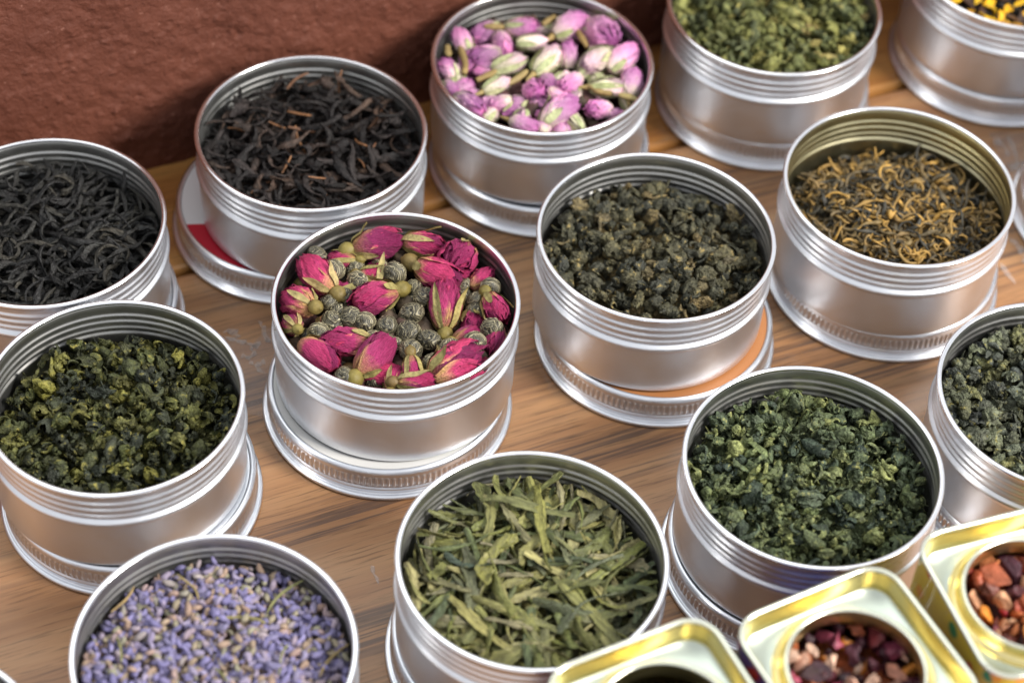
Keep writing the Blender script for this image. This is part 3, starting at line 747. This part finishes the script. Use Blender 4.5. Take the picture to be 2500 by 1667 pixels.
def hip_mesh(kind, mt):
    if kind == 'round': pr = [(.001, -.275), (.028, -.272), (.034, -.255), (.040, -.245), (.085, -.225), (.118, -.17), (.125, -.12), (.11, -.06), (.082, -.015), (.075, .02), (.05, .03)]
    else: pr = [(.001, -.36), (.035, -.355), (.042, -.33), (.045, -.26), (.055, -.20), (.070, -.13), (.076, -.07), (.066, -.01), (.06, .03)]
    v, f = lathe(pr, 16); v = np.stack([v[:, 2], v[:, 0], v[:, 1]], 1)
    v += np.outer(wobble(v, np.random.default_rng(4), 14) * .008, [0, 1, 1])
    return new_mesh('hip_' + kind, v, f, mt, True, .3)
HIPS = {'round': hip_mesh('round', M_HIP), 'long': hip_mesh('long', M_STALK)}
BUDLIB = {}
def bud_kind(fam, kd):
    """variants of a bud: list of (part name, mesh)"""
    if (fam, kd) in BUDLIB: return BUDLIB[fam, kd]
    g = np.random.default_rng(hash((fam == 'rose', ord(kd))) % 9999 + ord(kd))
    ragged = {'a': .9, 'b': 1.1, 'c': 1.9, 'd': 1.3, 'e': .35, 'g': .5}[kd]
    fat = {'a': .30, 'b': .30, 'c': .345, 'd': .275, 'e': .285, 'g': .255}[kd] * (1.0 if fam == 'rose' else .95)
    if fam == 'rose': mt = M_ROSE; ms = M_SEPAL; ns_, ln, cu = {'a': (4, .55, .25), 'b': (5, .75, .5), 'c': (3, .5, .3), 'd': (1, .5, .1), 'e': (2, .35, .15), 'g': (4, .6, .1)}[kd]
    else: mt = M_PALEG if kd == 'g' else M_PALE; ms = M_SEPALG; ns_, ln, cu = {'a': (2, .5, .1), 'b': (3, .6, .2), 'c': (2, .5, .3), 'd': (0, .5, .1), 'e': (2, .5, .1), 'g': (5, .92, .04)}[kd]
    parts = []
    v, f = ico(3); t = (v[:, 0] + 1) / 2 * .93; r = body_r(t, fat) * .93; q = np.hypot(v[:, 1], v[:, 2]) + 1e-6
    v = np.stack([t, v[:, 1] / q * r, v[:, 2] / q * r], 1)
    off = 0.0 if fam == 'rose' or kd == 'g' else 0.0
    parts.append(('petal', new_mesh('bud_core', v, f, mt, True, t * .62 + .1)))
    for k in range(6 if kd != 'c' else 8):
        v, f, t = petal(g, k, fat, ragged)
        parts.append(('petal', new_mesh('bud_petal', v, f, mt, True, np.clip(t * .72 - .20 * EDGE, 0, 1))))
    for i in range(ns_):
        v, f = sepal(g, i, fat, ln * g.uniform(.7, 1.15), cu * g.uniform(.2, 1.5))
        parts.append(('sepal', new_mesh('bud_sepal', v, f, ms, True, g.random())))
    BUDLIB[fam, kd] = parts
    return parts

def place_words(x, y):
    r = math.hypot(x, y)
    hh = int(round((90 - math.degrees(math.atan2(y, x))) / 15)) % 24
    hour = ('twelve', 'one', 'two', 'three', 'four', 'five', 'six', 'seven', 'eight', 'nine', 'ten', 'eleven')[hh // 2]
    clock = f"half past {hour}" if hh % 2 else f"{hour} o'clock"
    ring = 'by the rim' if r > .74 else 'inside the rim' if r > .52 else 'halfway in' if r > .28 else 'near the centre'
    return f'{ring} at {clock}'
def name_all(items):
    """items [(look, x, y)] of one tin -> labels, told apart by their place on the dial of the tin"""
    out = [f'{lk} {place_words(x, y)}' for lk, x, y in items]
    for t in set(out):
        ix = [i for i, q in enumerate(out) if q == t]
        if len(ix) > 1:
            ix.sort(key=lambda i: -math.hypot(items[i][1], items[i][2]))
            for k, i in enumerate(ix):
                out[i] = t + (', nearer the rim' if k == 0 else ', nearer the middle' if k == len(ix) - 1 else ', the one between')
    return out
def bud(tin, fam, kd, x, y, yaw, L, pitch, z, hip, label, group, roll_=None):
    X, Y = TINS[tin][:2]
    ca, sa = math.cos(math.radians(yaw)), math.sin(math.radians(yaw)); hl = .52 * L * math.cos(math.radians(pitch)); hb = hl + (.30 * L if hip == 'round' else 0)
    for _ in range(4):                                   # keep the whole bud inside the tin wall
        for dx, dy in ((hl, 0), (-hb, 0), (.25 * L, .26 * L), (.25 * L, -.26 * L), (-.2 * L, .28 * L), (-.2 * L, -.28 * L)):
            px, py = x + dx * ca - dy * sa, y + dx * sa + dy * ca; rr = math.hypot(px, py)
            if rr > .93: x -= px / rr * (rr - .93); y -= py / rr * (rr - .93)
    o = empty('rosebud', (X + x, Y + y, z)); g = rs
    e = Euler((roll_ if roll_ is not None else g.uniform(0, 6.28), -math.radians(pitch), math.radians(yaw)))
    o.rotation_euler = e
    back = e.to_matrix() @ Vector((.5 * L, 0, 0)); o.location -= back * S
    tag(o, label, 'rosebud', group)
    for nm, me in bud_kind(fam, kd): obj(nm, me, o, sc=L)
    if hip: obj('hip', HIPS[hip], o, loc=(.03 * L, 0, 0), sc=L * 1.38 if hip == 'round' else L)
    return o

MIXB = [(-0.212, 0.698, 20, 0.41, 5, 'a'), (0.168, 0.721, -13, 0.34, 5, 'b'), (0.505, 0.656, -106, 0.41, 20, 'c'), (0.704, 0.474, 55, 0.26, 0, 'd'), (0.318, 0.379, -31, 0.44, 5, 'e'), (-0.722, 0.31, 137, 0.4, 5, 'a'), (-0.779, -0.029, 139, 0.34, -25, 'c'), (-0.80, -0.289, 115, 0.26, -35, 'b'), (-0.189, 0.075, -147, 0.40, 5, 'a'), (-0.213, 0.401, -1, 0.24, 0, 'b'), (0.394, 0.061, 95, 0.40, 25, 'b'), (-0.367, -0.431, -171, 0.39, 0, 'd'), (-0.554, -0.60, -38, 0.40, 0, 'e'), (-0.117, -0.534, 59, 0.43, 8, 'e'), (0.55, -0.60, 36, 0.46, 5, 'c'), (0.245, -0.80, 3, 0.30, 0, 'b'), (0.197, -0.693, -77, 0.26, -30, 'b'), (0.80, 0.06, -62, 0.31, 0, 'b'), (0.591, -0.193, 40, 0.26, -10, 'e'), (-0.498, 0.549, 176, 0.24, -10, 'b'), (0.82, -0.229, -104, 0.28, -8, 'd'), (0.055, -0.722, 84, 0.26, -10, 'b')]
MIXP = [(-0.543, 0.377, 0.094), (-0.701, 0.517, 0.086), (-0.545, 0.038, 0.078), (-0.421, 0.126, 0.078), (-0.343, 0.277, 0.094), (-0.046, 0.385, 0.097), (0.12, 0.303, 0.078), (0.219, 0.149, 0.094), (-0.497, -0.182, 0.097), (-0.346, -0.145, 0.091), (-0.233, -0.187, 0.088), (0.132, -0.032, 0.102), (-0.056, -0.179, 0.091), (-0.151, -0.316, 0.078), (0.126, -0.224, 0.102), (-0.587, -0.339, 0.091), (0.294, -0.302, 0.097), (0.159, -0.43, 0.097), (0.015, -0.362, 0.071), (0.479, -0.398, 0.094), (0.657, -0.307, 0.097), (0.785, -0.136, 0.097), (0.345, -0.556, 0.086), (-0.341, -0.768, 0.086), (0.639, 0.193, 0.078), (0.742, 0.312, 0.086), (0.532, 0.379, 0.063)]
g = np.random.default_rng(77)
def extra(n, rmax, kinds, Ls, dz):
    out = []
    while len(out) < n:
        x, y = g.uniform(-rmax, rmax, 2)
        if math.hypot(x, y) < rmax and all(math.hypot(x - q[0], y - q[1]) > .17 for q in out):
            out.append((x, y, g.uniform(-180, 180), g.uniform(*Ls), g.uniform(-12, 12), kinds[g.integers(len(kinds))]))
    return out
NMIX = len(MIXB); MIXB += extra(10, .74, 'abde', (.28, .38), 0)
MIXP += [(x, y, g.uniform(.075, .092)) for x, y, *_ in extra(24, .84, 'a', (.1, .2), 0)]
LOOK = {'a': 'dark pink curly-sepalled rosebud', 'b': 'dark pink open-sepalled rosebud', 'c': 'ruffled dark pink rosebud', 'd': 'deep magenta rosebud', 'e': 'smooth bright pink rosebud'}
MIXL = name_all([(LOOK[q[5]], q[0], q[1]) for q in MIXB])
for i, (x, y, yaw, L, pit, kd) in enumerate(MIXB):
    buried = i in (3, 9, 18, 19, 20, 21); low = .12 if i >= NMIX else 0
    L *= 1.02
    z = RZ - .10 - low - (.07 if buried else 0) + .03 * max(0, L - .3)
    bud('mix', 'rose', kd, x, y, yaw, L, pit, z, 'round' if kd in 'abce' and i not in (1, 2, 11, 12, 14) else None, MIXL[i], 'dark pink rosebuds in the round tin', None)

# rolled tea pearls
mt, nt, b = mat('tea_pearl')
at = nd(nt, 'ShaderNodeAttribute', attribute_name='rnd'); oi = nd(nt, 'ShaderNodeObjectInfo'); tc = nd(nt, 'ShaderNodeTexCoord')
n = noise(nt, 500, 3, .6, tc.outputs['Object'])
r = ramp(nt, [(.14, (.030, .028, .020)), (.36, (.105, .092, .058)), (.54, (.34, .30, .18)), (.78, (.74, .65, .43))], at.outputs['Fac'])
n2 = ramp(nt, [(.3, (.65, .65, .65)), (.7, (1.2, 1.2, 1.2))], n.outputs[0]); c = mixc(nt, 1.0, r.outputs[0], n2.outputs[0], 'MULTIPLY')
hs = nd(nt, 'ShaderNodeHueSaturation'); mr = nd(nt, 'ShaderNodeMapRange'); mr.inputs[3].default_value = .55; mr.inputs[4].default_value = 1.25
nt.links.new(oi.outputs['Random'], mr.inputs[0]); nt.links.new(mr.outputs[0], hs.inputs['Value']); nt.links.new(c, hs.inputs['Color']); nt.links.new(hs.outputs[0], b.inputs['Base Color'])
b.inputs['Roughness'].default_value = .5; M_PEARL = mt
def pearl_mesh(g):
    """a small ball wound from strips of leaf, with a swirl at its eye"""
    p, f = ico(5)
    ax = np.arctan2(p[:, 1], p[:, 0]); el = np.arccos(np.clip(p[:, 2], -1, 1))
    wv = wobble(p, g, 3.0, 4)
    wq = wobble(p, g, 2.2, 4); w2 = wobble(p, g, 4.5, 4)
    ph = el * g.uniform(7.5, 10.5) + ax + 3.4 * wq + 2.2 * w2 + .8 * wobble(p, g, 8, 4)           # strands wound about the eye
    turn = ph / (2 * np.pi); fr = turn - np.floor(turn)
    fine = np.sin(ph * 4.0 + 1.8 * w2)
    d = 1 + .07 * (fr - .5) + .022 * fine + .06 * wq + .05 * wobble(p, g, 3.4, 4, True)
    d -= .14 * np.exp(-(el / .22) ** 2)
    v = p * d[:, None] * np.array([1, g.uniform(.88, 1), g.uniform(.85, 1)])
    rb = (np.sin(np.floor(turn) * 12.9 + 3) * 43758.5) % 1
    return v, f, np.clip(.20 + .36 * rb + .30 * fine + .34 * (fr - .4), 0, 1)
PEARLS = []
for i in range(5):
    g = np.random.default_rng(700 + i); v, f, c_ = pearl_mesh(g); PEARLS.append(new_mesh('pearl', v, f, M_PEARL, True, c_))
X, Y = TINS['mix'][:2]
PEAL = name_all([('grey-green tea pearl', q[0], q[1]) for q in MIXP])
for i, (x, y, r_) in enumerate(MIXP):
    # the eye of the pearl looks roughly up and towards the front
    e = (rs.uniform(-.2, 1.1), rs.normal() * .45, rs.uniform(-.8, .8))
    o = obj('tea_pearl', PEARLS[i % 5], None, (X + x, Y + y, RZ - .13 - (.05 if r_ < .08 else 0) - (.09 if i >= 27 else 0) + rs.uniform(-.02, .02)), e, r_)
    tag(o, PEAL[i], 'tea pearl', 'rolled tea pearls among the rosebuds')
def under(key, label, lev, seed):
    h = heap(key, 'flower_crumbs', label, 'flower crumbs', lev, .06, (0, 0), seed)
    h.bed(130, raw(lambda g: nugget(g, .10, 2), 8, seed), 'any', (-.02, .06)); h.close('crumb_bed', M_PETALBED); h.root['kind'] = 'stuff'
under('mix', 'dark leaf crumbs under the dark rosebuds and pearls', -.30, 131)

PALEB = [(-0.775, 0.342, 123, 0.31, 15, 'a'), (-0.83, -0.088, 134, 0.26, 20, 'c'), (-0.524, 0.144, -151, 0.36, 5, 'a'), (-0.302, 0.05, 31, 0.38, 5, 'g'), (-0.209, 0.575, -3, 0.34, 5, 'b'), (0.225, 0.655, 45, 0.43, 5, 'a'), (0.557, 0.604, -63, 0.46, 10, 'c'), (0.762, 0.262, 55, 0.42, 10, 'a'), (0.488, 0.196, -125, 0.46, 10, 'g'), (0.239, 0.244, 98, 0.30, 30, 'd'), (0.038, 0.133, 57, 0.42, 5, 'g'), (-0.102, 0.37, 7, 0.32, 0, 'g'), (-0.393, -0.262, 38, 0.32, 0, 'g'), (-0.618, -0.351, -142, 0.28, 20, 'd'), (-0.80, -0.311, -52, 0.30, 0, 'a'), (-0.626, -0.552, -40, 0.40, 0, 'd'), (-0.345, -0.489, 179, 0.26, -30, 'b'), (-0.049, -0.297, -66, 0.34, 45, 'c'), (0.173, -0.048, 44, 0.28, 0, 'g'), (0.262, -0.155, -126, 0.34, 5, 'd'), (0.606, -0.16, 6, 0.36, 0, 'g'), (0.81, -0.089, 87, 0.38, 5, 'a'), (0.18, -0.544, 50, 0.46, 8, 'b'), (0.531, -0.464, -139, 0.34, 25, 'd'), (0.68, -0.465, -11, 0.24, 0, 'd'), (-0.115, -0.755, -23, 0.32, 0, 'a'), (0.06, -0.683, 83, 0.28, -10, 'a'), (-0.427, -0.60, 66, 0.28, 0, 'g')]
NPALE = len(PALEB); PALEB += extra(26, .84, 'abgdgcg', (.28, .38), 0)
LOOKP = {'a': 'pale lilac rosebud', 'b': 'pale pink green-sepalled rosebud', 'c': 'ruffled lilac rosebud', 'd': 'magenta-lilac rosebud', 'g': 'pale rosebud wrapped in green'}
PALL = name_all([(LOOKP[q[5]], q[0], q[1]) for q in PALEB])
for i, (x, y, yaw, L, pit, kd) in enumerate(PALEB):
    L *= .90
    z = RZ - .13 - (.075 if i >= NPALE else 0) - (.06 if i in (13, 14, 18, 24, 26, 27) else 0)
    bud('pale', 'pale', kd, x, y, yaw, L, pit, z, 'long' if i in (0, 4, 5, 6, 10, 12, 20, 21, 25) else None, PALL[i], 'pale rosebuds in the round tin')
STK = [(-0.377, 0.55, -0.549, 0.53), (-0.742, 0.207, -0.674, -0.155), (-0.87, 0.214, -0.845, 0.064), (-0.411, -0.082, -0.571, -0.229), (-0.131, -0.05, -0.275, -0.238), (0.299, 0.573, 0.393, 0.36), (0.439, -0.2, 0.637, -0.284), (0.707, -0.276, 0.862, -0.322), (-0.02, 0.626, 0.09, 0.752)]
STL = name_all([('tan bud stalk among pale rosebuds', (q[0] + q[2]) / 2, (q[1] + q[3]) / 2) for q in STK])
for i, (a, b_, c_, d_) in enumerate(STK):
    g = np.random.default_rng(900 + i); L = math.hypot(c_ - a, d_ - b_)
    v, f = strip(g, L * 1.05, .032, .028, 10, 8, .5, .3, .1, .22, .15)
    o = obj('bud_stalk', new_mesh('bud_stalk', v, f, M_STALK, True, g.random()), None, (TINS['pale'][0] + (a + c_) / 2, TINS['pale'][1] + (b_ + d_) / 2, RZ - .11), (0, 0, math.atan2(d_ - b_, c_ - a)))
    tag(o, STL[i], 'stalk', 'loose stalks among the pale rosebuds')
under('pale', 'brown leaf crumbs under the pale rosebuds', -.34, 141)

# ------------------------------------------------------------------ square gold tins
SQ, SR, SZ = 1.285, .23, HT + .70
NQ = 9
def sq_loop(inset, z, side=SQ, rad=SR):
    h_ = side / 2 - inset; r = max(rad - inset, .03); cs = []
    for q, (cx, cy) in enumerate(((h_ - r, h_ - r), (-h_ + r, h_ - r), (-h_ + r, -h_ + r), (h_ - r, -h_ + r))):
        cs.append([(cx + r * math.cos(math.radians(q * 90 + 90 * i / (NQ - 1))), cy + r * math.sin(math.radians(q * 90 + 90 * i / (NQ - 1)))) for i in range(NQ)])
    pts = []
    for q in range(4):
        pts += cs[q]
        a_, b_ = np.array(cs[q][-1]), np.array(cs[(q + 1) % 4][0])
        pts += [tuple(a_ + (b_ - a_) * t) for t in np.linspace(0, 1, 14)[1:-1]]
    return np.c_[np.array(pts), np.full(len(pts), z)]
def circ_loop(r, z):
    s = sq_loop(.0, 0); a = np.arctan2(s[:, 1], s[:, 0]); return np.stack([r * np.cos(a), r * np.sin(a), np.full(len(a), z)], 1)
def loft(loops):
    n_ = len(loops); k = len(loops[0])
    v = np.stack(loops, 1).reshape(-1, 3)
    return v, grid_faces(k, n_, True)
# printed sides: flat coloured shapes on yellow
def print_mat(name, base, scale):
    mt, nt, b = mat(name); tc = nd(nt, 'ShaderNodeTexCoord')
    vo = nd(nt, 'ShaderNodeTexVoronoi'); vo.inputs['Scale'].default_value = scale; nt.links.new(tc.outputs['Object'], vo.inputs['Vector'])
    sp = ramp(nt, [(.30, (1, 1, 1)), (.34, (0, 0, 0))], vo.outputs['Distance'])
    sx = nd(nt, 'ShaderNodeSeparateColor'); nt.links.new(vo.outputs['Color'], sx.inputs[0])
    pc = ramp(nt, [(0, (.02, .10, .55)), (.3, (.55, .05, .03)), (.55, (.03, .22, .05)), (.8, (.70, .28, .03))], sx.outputs[0], 'CONSTANT')
    c = mixc(nt, sp.outputs[0], base, pc.outputs[0]); nt.links.new(c, b.inputs['Base Color'])
    b.inputs['Roughness'].default_value = .3; b.inputs['Coat Weight'].default_value = .5
    return mt
PRINTS = [print_mat('red_print', (.20, .045, .04), 130), print_mat('violet_print', (.10, .085, .30), 130), print_mat('yellow_print', (.66, .46, .035), 120)]
def sq_tin_meshes():
    out = []
    rb = [(0.0 + .018 - .019 * math.cos(math.radians(a)), SZ - .022 + .019 * math.sin(math.radians(a))) for a in np.linspace(-60, 240, 12)]
    out.append(('printed_side', loft([sq_loop(.35, .02), sq_loop(.03, .0), sq_loop(.012, .012), sq_loop(.012, .25), sq_loop(.012, SZ - .30), sq_loop(.012, SZ - .045)]), None))
    out.append(('rolled_rim', loft([sq_loop(i, z) for i, z in rb]), GRIM))
    zi = SZ - .20
    out.append(('recess_wall', loft([sq_loop(.037, SZ - .035), sq_loop(.048, SZ - .07), sq_loop(.048, SZ - .10), sq_loop(.056, SZ - .115), sq_loop(.056, SZ - .155), sq_loop(.060, zi + .015)]), GOLD))
    out.append(('top_plate', loft([sq_loop(.060, zi + .015), sq_loop(.070, zi), circ_loop(.562, zi), circ_loop(.556, zi)]), PALE))
    out.append(('collar', loft([circ_loop(.556, zi), circ_loop(.552, zi + .014), circ_loop(.543, zi + .018), circ_loop(.533, zi + .010), circ_loop(.522, zi + .006), circ_loop(.488, zi + .05), circ_loop(.482, zi + .10)]), GOLD))
    cr = [(.470 + .017 * math.cos(math.radians(a)), zi + .105 + .017 * math.sin(math.radians(a))) for a in np.linspace(-40, 220, 10)]
    out.append(('opening_rim', loft([circ_loop(r, z) for r, z in cr]), GRIM))
    out.append(('inner_wall', loft([circ_loop(.458, zi + .10), circ_loop(.456, zi + .06), circ_loop(.456, zi - .02), circ_loop(.47, zi - .03), sq_loop(.06, zi - .04), sq_loop(.04, zi - .10), sq_loop(.04, .06)]), GOLD))
    return [(a, new_mesh('square_' + a, v, f, m_)) for a, (v, f), m_ in out]
SQT = sq_tin_meshes()
SQS = [(1.193, 7.880, 29.3, 'square gold tin with a dark round opening, lowest of the three'),
       (2.458, 8.424, 30.4, 'square gold tin of dark fruit tea, middle of the three'),
       (3.708, 9.143, 21.7, 'square gold tin of orange fruit tea at the right edge')]
for i, (x, y, a, lab) in enumerate(SQS):
    t = empty('square_tin', (x, y, 0), math.radians(a))
    tag(t, lab, 'tin', 'square gold tins in the lower right corner')
    made = {}
    for nm, me in SQT:
        if nm == 'printed_side': me = me.copy(); me.materials.append(PRINTS[i])
        made[nm] = obj(nm, me, made['collar'] if nm == 'opening_rim' else t)
def fruit(i, label, level, mt, seed, n):
    x, y = SQS[i][:2]
    h = Heap('fruit_tea', label, 'fruit tea', (x, y), level, .03, (0, 0), .56, seed, SZ - 1.2)
    h.bed(90, raw(lambda g: chunk(g, .085), 10, seed), 'any', (.02, .12)); h.close('fruit_bed', mt)
    h.top(n, 'fruit_piece', bank('fruit_chunk', lambda g: chunk(g, .108, 3), 14, mt, seed, False) + bank('fruit_crumple', lambda g: nugget(g, .075, 3), 6, mt, seed + 2) + bank('fruit_peel', lambda g: strip(g, .20, .05, .016, 11, 8, 2.2, 1.5, .5, .3, .5), 7, mt, seed + 1), 'any', (0, .05), (.7, 1.25))
fruit(1, 'dark red fruit pieces with orange and cream cubes in the middle square tin', SZ - .42, M_FRUIT, 151, 66)
fruit(2, 'orange and red dried fruit pieces in the right square tin', SZ - .38, M_FRUIT2, 161, 66)
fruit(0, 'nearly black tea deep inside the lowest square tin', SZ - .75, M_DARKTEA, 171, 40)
